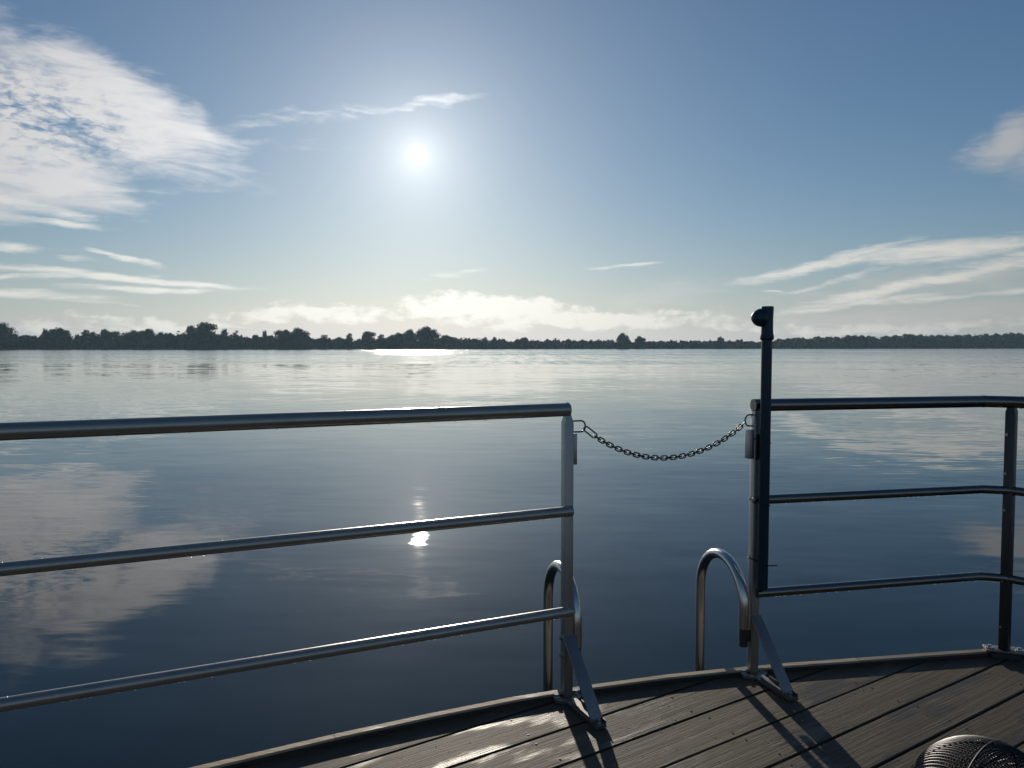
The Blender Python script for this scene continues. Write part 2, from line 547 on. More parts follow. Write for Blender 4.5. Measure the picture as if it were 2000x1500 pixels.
bm = bmesh.new()
us = np.linspace(-900, 2900, 96)
rows = []
rng = random.Random(4)
for u in us:
    j = rng.uniform(-2.5, 2.5)
    prof = [(-4, -.6), (0.5, .12), (4, .5), (14, .8), (60, 1.0), (400, 1.2)]
    rows.append([bm.verts.new((*shore_pt(u, e + j), z)) for e, z in prof])
for a, b in zip(rows, rows[1:]):
    for k in range(len(a) - 1):
        bm.faces.new((a[k], b[k], b[k + 1], a[k + 1]))
tag(obj('shore_ground', bm, M_SOIL), 'low far bank of the lake under the trees', kind='structure')

# ------------------------------------------------------------------ trees
def leafy(seed, lobes, n, size, core):
    """one crown: lumpy inner masses and many loose leaf clumps round them, unit height"""
    rg = np.random.default_rng(seed)
    V, Fc = [], []
    ico = bmesh.new()
    bmesh.ops.create_icosphere(ico, subdivisions=2, radius=1)
    iv = np.array([v.co[:] for v in ico.verts])
    ifc = [[v.index for v in f.verts] for f in ico.faces]
    ico.free()
    wts = np.array([l[3] * l[4] for l in lobes])
    wts = wts / wts.sum()
    for (x, y, z, r, h) in lobes:
        k = core * (1 + rg.normal(0, .10, len(iv)))[:, None]
        p = iv * k * np.array([r, r, h]) + np.array([x, y, z])
        b0 = len(V)
        V.extend(p.tolist())
        Fc.extend([[a + b0 for a in f] for f in ifc])
    idx = rg.choice(len(lobes), n, p=wts)
    d = rg.normal(size=(n, 3))
    d /= np.linalg.norm(d, axis=1)[:, None]
    rad = rg.uniform(.66, 1.10, n) + np.where(rg.random(n) < .10, rg.uniform(0, .28, n), 0)
    L = np.array(lobes)[idx]
    c = L[:, :3] + d * rad[:, None] * np.stack([L[:, 3], L[:, 3], L[:, 4]], 1)
    for i in range(n):
        a = rg.normal(size=3)
        a /= np.linalg.norm(a)
        b_ = np.cross(a, rg.normal(size=3))
        b_ /= np.linalg.norm(b_)
        s = size * rg.uniform(.5, 1.3)
        b0 = len(V)
        V.extend([(c[i] + a * s).tolist(), (c[i] - a * s * .6 + b_ * s * .8).tolist(), (c[i] - a * s * .5 - b_ * s * .8).tolist()])
        Fc.append([b0, b0 + 1, b0 + 2])
    return V, Fc


def crown_mesh(name, seed, lobes, n, size, m, core):
    V, Fc = leafy(seed, lobes, n, size, core)
    me = bpy.data.meshes.new(name)
    me.from_pydata(V, [], Fc)
    me.materials.append(m)
    return me


def rand_lobes(seed, kind):
    r = random.Random(seed)
    L = []
    if kind == 'round':
        L = [(0, 0, .55, .33, .36)]
        for i in range(9):
            a = r.uniform(0, 2 * PI)
            z = r.uniform(.35, .82)
            k = .34 * (1 - abs(z - .5) * .9)
            L.append((k * math.cos(a), k * math.sin(a), z, r.uniform(.15, .22), r.uniform(.13, .2)))
        L.append((r.uniform(-.1, .1), 0, .84, .17, .15))
    elif kind == 'dome':
        for i in range(14):
            a = r.uniform(0, 2 * PI)
            k = r.uniform(.0, .52)
            z = .78 - .62 * k * k * 1.6 + r.uniform(-.06, .05)
            L.append((k * math.cos(a), k * math.sin(a), z, r.uniform(.15, .22), r.uniform(.14, .2)))
        L += [(0, 0, .5, .42, .36), (-.3, 0, .42, .3, .3), (.3, 0, .42, .3, .3)]
    elif kind == 'tall':
        for i in range(10):
            z = .2 + .7 * i / 9
            w = .15 * (1 - max(0, (z - .35) / .68) ** 1.5) + .02
            L.append((r.uniform(-.10, .10) * (1.1 - z), r.uniform(-.08, .08), z + r.uniform(-.03, .02), w * r.uniform(.7, 1.25), r.uniform(.06, .12)))
    elif kind == 'ragged':
        for i in range(4):
            x = r.uniform(-.3, .3)
            top = r.uniform(.7, .97)
            z = .2
            while z < top:
                w = .15 * (1 - (z / (top + .12)) ** 2) + .035
                L.append((x + r.uniform(-.05, .05), r.uniform(-.15, .15), z, w, .10))
                z += .12
    elif kind == 'bush':
        for i in range(9):
            a = r.uniform(0, 2 * PI)
            k = r.uniform(0, .62)
            L.append((k * math.cos(a), k * math.sin(a), .5 - .25 * k + r.uniform(-.06, .18), r.uniform(.22, .34), r.uniform(.22, .34)))
    return L


KIND = {}
for kd, n, sz in (('round', 2300, .036), ('dome', 3000, .032), ('tall', 1100, .036), ('ragged', 1500, .034), ('bush', 1300, .06)):
    KIND[kd] = [crown_mesh('crown_' + kd, 11 * i + len(kd), rand_lobes(5 * i + len(kd) * 3, kd), n, sz, (M_LEAF1, M_LEAF2)[i % 2], .35 if kd in ('tall', 'ragged') else .62) for i in range(3)]


def trunk_mesh():
    bm = bmesh.new()
    tube(bm, [(0, 0, 0), (.01, 0, .2), (0, .01, .45), (.01, 0, .7)], [.028, .022, .016, .007], 8)
    for a, z in ((.4, .25), (2.5, .32), (4.4, .4)):
        tube(bm, [(0, 0, z), (.1 * math.cos(a), .1 * math.sin(a), z + .1), (.2 * math.cos(a), .2 * math.sin(a), z + .24)], [.012, .009, .004], 6)
    me = bpy.data.meshes.new('trunk')
    for f in bm.faces:
        f.smooth = True
    bm.to_mesh(me)
    bm.free()
    me.materials.append(M_BARK)
    return me


TRUNK = trunk_mesh()
trng = random.Random(77)
WIDTH_OF = {'round': 1.0, 'dome': 1.35, 'tall': .46, 'ragged': .85, 'bush': 1.7}


def tree(u, vtop, wpx, kind, label, group=None, back=10.0, name=None):
    D = shore_y(u) + back
    x = (u - 1000) / 1503 * D
    h = EYE + D * math.tan(math.atan((750 - vtop) / 1503) - PITCH) - .6
    w = wpx / 1503 * D
    nm = name or {'round': 'broadleaf_tree', 'dome': 'broadleaf_tree', 'tall': 'slender_tree', 'ragged': 'ragged_tree', 'bush': 'waterside_bush'}[kind]
    t = empty(nm, (x, D, .55), label, 'bush' if kind == 'bush' else 'tree', group)
    a = trng.uniform(0, 2 * PI)
    sx = w / WIDTH_OF[kind]
    cr = link('crown', trng.choice(KIND[kind]), None, t)
    cr.scale = (sx, sx, h * .97)
    cr.rotation_euler = (0, 0, a)
    if kind != 'bush':
        tr = link('trunk', TRUNK, None, t)
        tr.scale = (h, h, h)
        tr.rotation_euler = (0, 0, a)
    return t


special = [
    (8, 627, 76, 'dome', 'tall broad dark tree at the far left edge of the far shore'),
    (52, 652, 45, 'round', 'lower tree sloping off the big tree at the left edge'),
    (90, 637, 14, 'tall', 'narrow spire at the left side of the rounded tree near the left edge'),
    (115, 638, 66, 'dome', 'rounded dome shaped tree second from the left edge'),
    (168, 641, 18, 'tall', 'lone slim tree standing in the dip right of the rounded left tree'),
    (402, 628, 52, 'round', 'tallest ragged topped tree on the left part of the far shore'),
    (379, 635, 36, 'round', 'lower left shoulder tree beside the tallest left tree'),
    (440, 637, 14, 'tall', 'small pointed tree just right of the tallest left tree'),
    (517, 643, 14, 'tall', 'thin pointed tree between the tallest left tree and the flat topped pair'),
    (552, 643, 40, 'round', 'left one of the two flat topped dark trees'),
    (584, 638, 44, 'round', 'right one of the two flat topped dark trees, the taller'),
    (645, 650, 36, 'ragged', 'feathery small tree left of the pale gap under the sun'),
    (682, 648, 14, 'tall', 'slim upright tree on the left of the gap before the bushy round tree'),
    (719, 646, 36, 'round', 'compact bushy tree right of the gap, below and left of the sun'),
    (744, 650, 16, 'tall', 'slim tree leaning on the bushy tree left of the great dome'),
    (776, 648, 34, 'round', 'medium tree at the left foot of the great dome tree'),
    (801, 641, 30, 'round', 'left shoulder crown of the great dome tree'),
    (834, 635, 60, 'dome', 'great dome shaped tree, tallest on the middle of the far shore'),
    (874, 653, 46, 'round', 'tree stepping down on the right of the great dome tree'),
    (902, 662, 14, 'tall', 'tiny pointed tree in the dip right of the great dome tree'),
    (945, 655, 12, 'tall', 'small spire above the low trees right of the sun glitter'),
    (1024, 658, 18, 'round', 'small round tree over the low hedge behind the railing gap'),
    (1068, 660, 13, 'round', 'single small round crown above the hedge line'),
    (1217, 648, 27, 'round', 'lone round tree standing up left of the black pole'),
    (1250, 655, 24, 'round', 'lower tree just right of the lone round tree'),
    (1311, 660, 10, 'tall', 'thin spire far off between the lone round tree and the black pole'),
    (1407, 656, 15, 'round', 'little round tree left of the black pole'),
    (1446, 659, 9, 'tall', 'thin pointed tree closest to the left side of the black pole'),
    (1521, 660, 24, 'round', 'small tree just right of the black pole'),
]
for (u, v, w, kd, lb) in special:
    tree(u, v + (2.5 if kd == 'tall' else 0), w * (1.7 if kd == 'tall' else 1.0), kd, lb, back=trng.uniform(8, 16))

LEFT_MID = [(188, 645), (207, 643), (224, 645), (243, 644), (262, 641), (280, 643), (299, 640), (318, 645), (337, 648), (356, 650), (420, 642), (458, 643), (476, 652), (495, 650), (532, 652)]
for (u, v) in LEFT_MID:
    tree(u + trng.uniform(-3, 3), v + trng.uniform(-1.5, 2), trng.uniform(26, 34), trng.choice(['round', 'round', 'ragged']),
         'even dark tree in the unbroken row on the left far shore', 'even row of trees on the left far shore', trng.uniform(12, 24))
MID = [(612, 660), (628, 658), (662, 655), (700, 660), (757, 656), (893, 660), (915, 660), (930, 658), (963, 656), (983, 660), (1003, 664), (1045, 662), (1090, 661)]
for (u, v) in MID:
    tree(u + trng.uniform(-3, 3), v + trng.uniform(-1, 1.5), trng.uniform(20, 30), trng.choice(['round', 'bush', 'ragged']),
         'low hazy tree under the sun in the middle of the far shore', 'low hazy trees under the sun', trng.uniform(8, 20), name='low_tree')
LOW = [(1110 + 14.5 * i, 661.5 + trng.uniform(-1.5, 1.5)) for i in range(7)] + [(1275 + 15 * i, 665 + trng.uniform(-2, 1)) for i in range(15)]
for (u, v) in LOW:
    tree(u + trng.uniform(-3, 3), v, trng.uniform(17, 24), trng.choice(['round', 'bush']),
         'low rounded tree in the thin far line behind the gap and the pole', 'thin line of low trees on the far shore', trng.uniform(8, 20), name='low_tree')
RIGHT_U = np.arange(1540, 2090, 15.5)
for u in RIGHT_U:
    v = float(np.interp(u, [1530, 1550, 1580, 1650, 1700, 1740, 1780, 1820, 1870, 1880, 1930, 2000, 2090], [662, 659, 658, 653, 653, 655, 650, 653, 651, 654, 649, 647, 646]))
    for back, dv in ((10, 3.5), (26, 0)):
        tree(float(u) + trng.uniform(-6, 6), v + dv + trng.uniform(-1.2, 1.6), trng.uniform(20, 31), 'round',
             'rounded crown in the closed wood at the right of the far shore', 'closed wood on the right far shore', back + trng.uniform(0, 6), name='wood_tree')
for u in list(range(-110, -10, 22)):
    tree(u, 640 + trng.uniform(-6, 6), 34, 'round', 'even dark tree in the unbroken row on the left far shore', 'even row of trees on the left far shore', 14)

# the thicket below the crowns and the reeds at the water's edge: masses nobody could count
V, Fc = [], []
rg = np.random.default_rng(3)
ico = bmesh.new()
bmesh.ops.create_icosphere(ico, subdivisions=2, radius=1)
IV = np.array([v.co[:] for v in ico.verts])
IF = [[v.index for v in f.verts] for f in ico.faces]
ico.free()
LV, LF = [], []
for u in np.arange(-260, 2300, 7.0):
    hpx = float(np.interp(u, [0, 350, 600, 640, 700, 900, 1300, 1500, 1600, 2000], [27, 31, 25, 19, 19, 21, 15, 15, 22, 26]))
    for back in (5, 16):
        D = shore_y(u) + back + rg.uniform(-2, 2)
        h = hpx / 1503 * D * rg.uniform(.62, 1.0) * (.75 if back == 5 else 1.0)
        w = 7 / 1503 * D * rg.uniform(1.0, 1.6)
        c0 = np.array([(u - 1000) / 1503 * D + rg.uniform(-1, 1), D, .4])
        p = IV * (1 + rg.normal(0, .1, len(IV)))[:, None] * np.array([w, w, h]) + c0
        b0 = len(V)
        V.extend(p.tolist())
        Fc.extend([[a + b0 for a in f] for f in IF])
        for i in range(60):
            d = rg.normal(size=3)
            d[2] = abs(d[2])
            d /= np.linalg.norm(d)
            q = c0 + d * np.array([w, w, h]) * rg.uniform(.9, 1.12)
            a = rg.normal(size=3) * .5
            b_ = rg.normal(size=3) * .5
            b0 = len(V)
            V.extend([(q + a).tolist(), (q + b_).tolist(), (q - a * .5 - b_ * .6).tolist()])
            Fc.append([b0, b0 + 1, b0 + 2])
me = bpy.data.meshes.new('thicket')
me.from_pydata(V, [], Fc)
tag(link('thicket', me, M_LEAF1), 'dense dark undergrowth under the trees along the far shore', kind='stuff')

V, Fc = [], []
for u in np.arange(-250, 2300, .9):
    for k in range(2):
        D = shore_y(u) + rg.uniform(-2.0, 3.5)
        x = (u + rg.uniform(-.5, .5) - 1000) / 1503 * D
        h = rg.uniform(1.0, 2.3)
        w = rg.uniform(.18, .5)
        lean = rg.uniform(-.4, .4)
        a = rg.uniform(0, PI)
        b0 = len(V)
        V.extend([(x - w * math.cos(a), D - w * math.sin(a), -.05), (x + w * math.cos(a), D + w * math.sin(a), -.05), (x + lean, D, h)])
        Fc.append([b0, b0 + 1, b0 + 2])
me = bpy.data.meshes.new('reeds')
me.from_pydata(V, [], Fc)
tag(link('reeds', me, M_REED), 'thin dark belt of reeds along the far waterline', kind='stuff')

# ------------------------------------------------------------------ haze over the lake
HAZE = 0.00015
bm = bmesh.new()
box(bm, (0, 400, 12.5), (3100, 1900, 28))
hz = obj('haze', bm, None, smooth=False)
hm = bpy.data.materials.new('morning_haze')
hm.use_nodes = True
HT = NT(hm.node_tree)
pv = HT.n('ShaderNodeVolumePrincipled', {'Color': (.50, .77, 1.0, 1), 'Density': HAZE, 'Anisotropy': .35})
HT.n('ShaderNodeOutputMaterial', {'Volume': pv.outputs[0]})
hz.data.materials.append(hm)
hz['kind'] = 'stuff'

# ------------------------------------------------------------------ the deck
EDGE = [(-3.0, .20), (-2.45, .93), (-1.95, 1.40), (-1.45, 1.765), (-.91, 2.102), (-.546, 2.291), (-.27, 2.423), (0, 2.541), (.25, 2.628), (.553, 2.718), (.77, 2.768),
        (1.013, 2.818), (1.30, 2.865), (1.577, 2.912), (1.80, 2.948), (1.975, 2.978)]
RIGHT_DIR = Vector((.60, -.80))
EDGE2 = [EDGE[-1], (EDGE[-1][0] + RIGHT_DIR.x * 1.6, EDGE[-1][1] + RIGHT_DIR.y * 1.6)]
BACK = [(3.2, -1.6), (-3.0, -1.6)]
outline = EDGE + EDGE2[1:] + BACK                       # clockwise seen from above


def inward(poly, d, closed=False):
    """offset a polyline to its right (towards the deck for the clockwise outline)"""
    P = [Vector(p) for p in poly]
    out = []
    for i in range(len(P)):
        a = P[max(i - 1, 0)]
        b = P[min(i + 1, len(P) - 1)]
        e1 = (P[i] - a).normalized() if i > 0 else (b - P[i]).normalized()
        e2 = (b - P[i]).normalized() if i < len(P) - 1 else e1
        n1 = Vector((e1.y, -e1.x))
        n2 = Vector((e2.y, -e2.x))
        out.append(P[i] + (n1 + n2) * (d / (1 + n1.dot(n2))))
    return out


deck = empty('wooden_deck', (0, 1.0, DECK), 'weathered wet wooden boat deck with wide planks and a low edge strip', kind='structure')
PD = Vector((math.sin(R(57)), math.cos(R(57))))          # along the planks
PQ = Vector((PD.y, -PD.x))                              # across, towards the lower right
PITCH_P = .303 * PD.y
GAP = .0076
p0 = Vector((-.182, 2.138))
inner = inward(EDGE + EDGE2[1:], .004)
hull = [(p.x, p.y) for p in inner] + BACK
prng = random.Random(9)
screws = bmesh.new()
BEAMS = [Vector((.10, 2.25)), Vector((.62, 2.45)), Vector((1.22, 2.70)), Vector((1.7, 2.85)), Vector((-.45, 1.9)), Vector((-.9, 1.6))]
for k in range(-10, 22):
    a = p0 + PQ * (PITCH_P * k + GAP / 2)
    b = p0 + PQ * (PITCH_P * (k + 1) - GAP / 2)
    poly = [tuple(a - PD * 8), tuple(b - PD * 8), tuple(b + PD * 8), tuple(a + PD * 8)]
    n = len(hull)
    for i in range(n):
        q1, q2 = Vector(hull[i]), Vector(hull[(i + 1) % n])
        e = (q2 - q1).normalized()
        if len(poly) >= 3:
            poly = clip(poly, tuple(q1), (e.y, -e.x))
    # drop doubled corners
    cl = []
    for q in poly:
        if not cl or (Vector(q) - Vector(cl[-1])).length > .012:
            cl.append(q)
    if len(cl) > 2 and (Vector(cl[0]) - Vector(cl[-1])).length < .012:
        cl.pop()
    if len(cl) < 3:
        continue
    cen = sum((Vector(q) for q in cl), Vector((0, 0))) / len(cl)
    loc = [(PD.dot(Vector(q) - cen), -PQ.dot(Vector(q) - cen)) for q in cl]
    area = sum(loc[i - 1][0] * loc[i][1] - loc[i][0] * loc[i - 1][1] for i in range(len(loc)))
    if abs(area) < .01:
        continue
    if area < 0:
        loc = loc[::-1]
    bm = bmesh.new()
    prism(bm, loc, -.030, prng.uniform(-.0012, .0012), .0028)
    me = bpy.data.meshes.new('plank')
    bm.to_mesh(me)
    bm.free()
    o = link('plank', me, M_WOOD, deck)
    o.location = (cen.x, cen.y - 1.0, 0)
    o.rotation_euler = (0, 0, math.atan2(PD.y, PD.x))
    # two screws per plank over each beam
    for bp_ in BEAMS:
        for s in (.028, PITCH_P - .030):
            c0 = p0 + PQ * (PITCH_P * k + s)
            # beams run square to the planks
            q = c0 + PD * (PD.dot(bp_ - c0)) + PD * prng.uniform(-.012, .012)
            if all((q - Vector(hull[i])).dot(Vector(((Vector(hull[(i + 1) % n]) - Vector(hull[i])).y, -(Vector(hull[(i + 1) % n]) - Vector(hull[i])).x)).normalized()) > .05 for i in range(n)):
                r = bmesh.ops.create_cone(screws, cap_ends=True, segments=10, radius1=.0036, radius2=.0032, depth=.0012)
                bmesh.ops.translate(screws, verts=r['verts'], vec=(q.x, q.y, DECK + .0012))
tag(obj('screw_heads', screws, M_CHAIN, deck), kind='stuff')

# raised strip along the deck's edge, in lengths
def strip(poly, name, z0, z1, w, m, off=0.0):
    A = inward(poly, off)
    B = inward(poly, off + w)
    bm = bmesh.new()
    prev = None
    c = .003
    for a, b in zip(A, B):
        d = (b - a).normalized()
        sec = [(a, z0), (a, z1 - c), (a + d * c, z1), (b - d * c, z1), (b, z1 - c), (b, z0)]
        ring = [bm.verts.new((p.x, p.y, z)) for p, z in sec]
        if prev:
            for k in range(6):
                bm.faces.new((prev[k], prev[(k + 1) % 6], ring[(k + 1) % 6], ring[k]))
        else:
            bm.faces.new(ring)
        prev = ring
    bm.faces.new(prev[::-1])
    bmesh.ops.recalc_face_normals(bm, faces=bm.faces)
    return obj(name, bm, m, deck)


def sub(poly, f=6):
    out = []
    for a, b in zip(poly, poly[1:]):
        for i in range(f):
            out.append(tuple(Vector(a).lerp(Vector(b), i / f)))
    out.append(poly[-1])
    return out


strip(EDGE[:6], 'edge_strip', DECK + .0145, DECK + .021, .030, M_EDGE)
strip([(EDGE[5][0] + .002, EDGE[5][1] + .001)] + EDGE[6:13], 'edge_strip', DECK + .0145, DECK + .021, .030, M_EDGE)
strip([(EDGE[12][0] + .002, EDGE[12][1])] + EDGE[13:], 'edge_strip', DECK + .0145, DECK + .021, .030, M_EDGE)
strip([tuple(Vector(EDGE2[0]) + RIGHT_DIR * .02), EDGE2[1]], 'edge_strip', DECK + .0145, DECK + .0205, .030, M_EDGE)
strip(EDGE, 'shaded_edge_riser', DECK + .0015, DECK + .0143, .022, M_DARKBOARD, .004)  # dark riser added: shade on the strip's face put into its colour
strip([tuple(Vector(EDGE2[0]) + RIGHT_DIR * .03), EDGE2[1]], 'shaded_edge_riser', DECK + .0015, DECK + .0143, .022, M_DARKBOARD, .004)
strip(EDGE, 'fascia_board', DECK - .20, DECK - .032, .035, M_DARKBOARD, .004)
strip(EDGE2, 'fascia_board', DECK - .20, DECK - .032, .035, M_DARKBOARD, .004)
for bp_ in (BEAMS[0], BEAMS[2], BEAMS[4]):
    bm = bmesh.new()
    c0 = bp_ + PQ * 1.15
    box(bm, (c0.x, c0.y, DECK - .10), (.07, 1.9, .13), math.atan2(PD.y, PD.x))
    obj('beam', bm, M_DARKBOARD, deck)
bm = bmesh.new()
tube(bm, [(-2.2, 1.0, .02), (-2.1, .7, .02), (1.9, .7, .02), (2.2, .7, .02)], .24, 20)
obj('float', bm, M_RUBBER, deck)

# ------------------------------------------------------------------ railings
def rail_tube(name, pts, r, parent, m=None):
    bm = bmesh.new()
    tube(bm, pts, r, 24)
    return obj(name, bm, m or M_RAIL, parent, sharp=50)


def rounded(pts, rad=.05, n=6):
    """soften the corners of a polyline"""
    P = [Vector(p) for p in pts]
    out = [P[0]]
    for a, b, c in zip(P, P[1:], P[2:]):
        d1 = (a - b).normalized() * min(rad, (a - b).length * .45)
        d2 = (c - b).normalized() * min(rad, (c - b).length * .45)
        for i in range(n + 1):
            t = i / n
            out.append((b + d1) * (1 - t) ** 2 + b * 2 * t * (1 - t) + (b + d2) * t * t)
    out.append(P[-1])
    return out


drops_rng = random.Random(21)


def drops_on(pts, r, n, parent):
    """beads of water hanging under a rail and standing on its top"""
    bm = bmesh.new()
    P = [Vector(p) for p in pts]
    seglen = [(b - a).length for a, b in zip(P, P[1:])]
    for i in range(n):
        s = drops_rng.uniform(0, sum(seglen))
        for j, L in enumerate(seglen):
            if s <= L:
                q = P[j].lerp(P[j + 1], s / L)
                break
            s -= L
        top = drops_rng.random() < .18
        rr = drops_rng.uniform(.0013, .0028)
        q = q + Vector((0, 0, (r + rr * .2) if top else -(r + rr * .45)))
        res = bmesh.ops.create_icosphere(bm, subdivisions=1, radius=rr)
        bmesh.ops.scale(bm, verts=res['verts'], vec=(1, 1, .7 if top else 1.35))
        bmesh.ops.translate(bm, verts=res['verts'], vec=q)
    return tag(obj('water_drops', bm, M_DROP, parent), kind='stuff')


def square_post(bm, x, y, z0, z1, s, rot):
    box(bm, (x, y, (z0 + z1) / 2), (s, s, z1 - z0), rot, bevel=.003)


def bolt(bm, c, d, r=.008, h=.007):
    """hexagonal head on the end of direction d"""
    d = Vector(d).normalized()
    q = d.to_track_quat('Z', 'Y').to_matrix().to_4x4()
    T = Matrix.Translation(Vector(c) + d * h / 2) @ q
    bmesh.ops.create_cone(bm, cap_ends=True, segments=6, radius1=r, radius2=r * .94, depth=h, matrix=T)
    T = Matrix.Translation(Vector(c) + d * .0005) @ q
    bmesh.ops.create_cone(bm, cap_ends=True, segments=16, radius1=r * 1.45, radius2=r * 1.45, depth=.002, matrix=T)


def foot(parent, px, py, ang_in, width, length, post):
    """base plate with a tongue running inwards and a flat diagonal brace up to the post"""
    n = Vector((math.cos(ang_in), math.sin(ang_in)))     # inwards
    s = Vector((-n.y, n.x))
    z = DECK
    o = Vector((px, py))
    def P(a, b):
        q = o + n * a + s * b
        return (q.x, q.y)
    poly = [P(-.024, -.052), P(.020, -.052), P(.044, -.021), P(length, -.019), P(length, .019), P(.044, .021), P(.020, .052), P(-.024, .052)]
    bm = bmesh.new()
    prism(bm, poly, z + .002, z + .012, .0015)
    # upturned rims of the tongue
    for sd in (-1, 1):
        q = o + n * (length * .5 + .035) + s * (.0180 * sd)
        box(bm, (q.x, q.y, z + .0175), (length - .075, .003, .012), math.atan2(n.y, n.x))
    plate = obj('base_plate', bm, M_PLATE, post)
    for a, b in ((-.002, .038), (-.002, -.038), (length - .022, .0)):
        bb = bmesh.new()
        q = P(a, b)
        bolt(bb, (*q, z + .012), (0, 0, 1), .009, .010)
        obj('bolt', bb, M_STEEL, post)
    # brace: flat bar from the post's side down to the tongue's end
    a = Vector((*P(.012, 0), z + .225))
    b = Vector((*P(length - .025, 0), z + .014))
    d = (b - a)
    L = d.length
    d.normalize()
    side = Vector((s.x, s.y, 0))
    nor = side.cross(d).normalized()
    M = Matrix((d, side, nor)).transposed()
    bm = bmesh.new()
    box(bm, (a + b) / 2, (L, .044, .006), M=M, bevel=.0012)
    obj('brace', bm, M_BRACE, post)


H1, H2, H3 = DECK + .989, DECK + .650, DECK + .310
G = Vector((.964, .265))                                  # along the gate opening
P1 = Vector((.186, 2.572))
P2 = Vector((.880, 2.762))
P3 = Vector((1.905, 2.925))
LD = Vector((-.908, -.419))                               # the left railing runs off this way

lr = empty('railing', (P1.x, P1.y, DECK), 'dull metal tube railing left of the chained gap, with three rails', 'railing')
post1 = None
bm = bmesh.new()
square_post(bm, P1.x, P1.y, DECK + .012, DECK + .945, .033, R(22))
# neck that narrows under the handrail
nk = bmesh.ops.create_cone(bm, cap_ends=True, segments=4, radius1=.0225, radius2=.013, depth=.03)
bmesh.ops.rotate(bm, verts=nk['verts'], cent=(0, 0, 0), matrix=Matrix.Rotation(R(45 + 22), 3, 'Z'))
bmesh.ops.translate(bm, verts=nk['verts'], vec=(P1.x, P1.y, DECK + .958))
post1 = obj('post', bm, M_POST, lr)
foot(lr, P1.x, P1.y, R(-66), .12, .232, post1)
ledge = []
for nm, h, r, y_in in (('handrail', H1, .0225, 0.0), ('rail', H2, .0172, .024), ('rail', H3, .0172, .024)):
    st = Vector((P1.x, P1.y)) + Vector((.42, -.907)) * y_in + (LD * -.004)
    pts = [(st.x, st.y, h), (st.x + LD.x * 2.45, st.y + LD.y * 2.45, h)]
    rail_tube(nm, pts, r, lr)
    drops_on(pts, r, 60 if nm == 'rail' else 45, lr)
    bm = bmesh.new()
    q = Vector(pts[0]) + Vector((LD.x, LD.y, 0)) * (.004 if nm == 'handrail' else .016)
    loop_tube(bm, [q + Vector((-LD.y * math.cos(a), LD.x * math.cos(a), math.sin(a))) * r for a in [2 * PI * i / 20 for i in range(20)]], .0022, 6)
    obj('weld_bead', bm, M_POST, lr)
bm = bmesh.new()
q = P1 + LD * 2.35
square_post(bm, q.x, q.y, DECK + .0, DECK + .965, .033, R(22))
obj('post', bm, M_POST, lr)
# plate on the gap side, chain eye and bolts
bm = bmesh.new()
q = P1 + G * .024
box(bm, (q.x, q.y, DECK + .856), (.012, .004 + .024, .104), math.atan2(G.y, G.x), bevel=.001)
obj('latch_plate', bm, M_POST, lr)


def eye_ring(parent, base, dirn, z_hi, z_lo, reach):
    bm = bmesh.new()
    d = Vector((dirn.x, dirn.y, 0))
    b0 = Vector((base.x, base.y, 0))
    zc = (z_hi + z_lo) / 2
    r = (z_hi - z_lo) / 2
    pts = [b0 + Vector((0, 0, z_hi))]
    for i in range(9):
        a = PI / 2 - PI * i / 8
        pts.append(b0 + d * (reach - r * .8 + r * .8 * math.cos(a)) + Vector((0, 0, zc + r * math.sin(a))))
    pts.append(b0 + Vector((0, 0, z_lo)))
    tube(bm, pts, .0028, 10)
    return obj('chain_eye', bm, M_CHAIN, parent)


eye_ring(lr, P1 + G * .012, G, DECK + .950, DECK + .913, .052)
for z in (.212, .152):
    bm = bmesh.new()
    q = P1 + LD * .017
    bolt(bm, (q.x, q.y, DECK + z), (LD.x, LD.y, 0), .006, .009)
    obj('bolt', bm, M_STEEL, post1)

rr_ = empty('railing', (P2.x, P2.y, DECK), 'metal tube railing right of the chained gap, bent round the corner post', 'railing')
bm = bmesh.new()
square_post(bm, P2.x, P2.y, DECK + .012, DECK + .945, .031, R(11))
nk = bmesh.ops.create_cone(bm, cap_ends=True, segments=4, radius1=.0215, radius2=.013, depth=.03)
bmesh.ops.rotate(bm, verts=nk['verts'], cent=(0, 0, 0), matrix=Matrix.Rotation(R(45 + 11), 3, 'Z'))
bmesh.ops.translate(bm, verts=nk['verts'], vec=(P2.x, P2.y, DECK + .958))
post2 = obj('post', bm, M_POST, rr_)
foot(rr_, P2.x, P2.y, R(-71), .12, .225, post2)
RIN = Vector((.17, -.985))
END = Vector((P3.x, P3.y)) + Vector((.67, -.742)) * 1.2
for nm, h, r, y_in in (('handrail', H1, .0225, 0.0), ('rail', H2, .0165, .022), ('rail', H3, .0165, .022)):
    s0 = P2 + RIN * y_in + Vector((-.012 if nm == 'handrail' else .0, 0))
    pts = [(s0.x, s0.y, h), (1.815, 2.955 - y_in * .3, h), (P3.x, P3.y - .004, h), (END.x, END.y, h)]
    pr = rounded(pts, .012, 3)
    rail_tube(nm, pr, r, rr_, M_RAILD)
    drops_on([pts[0], pts[1]], r, 30, rr_)
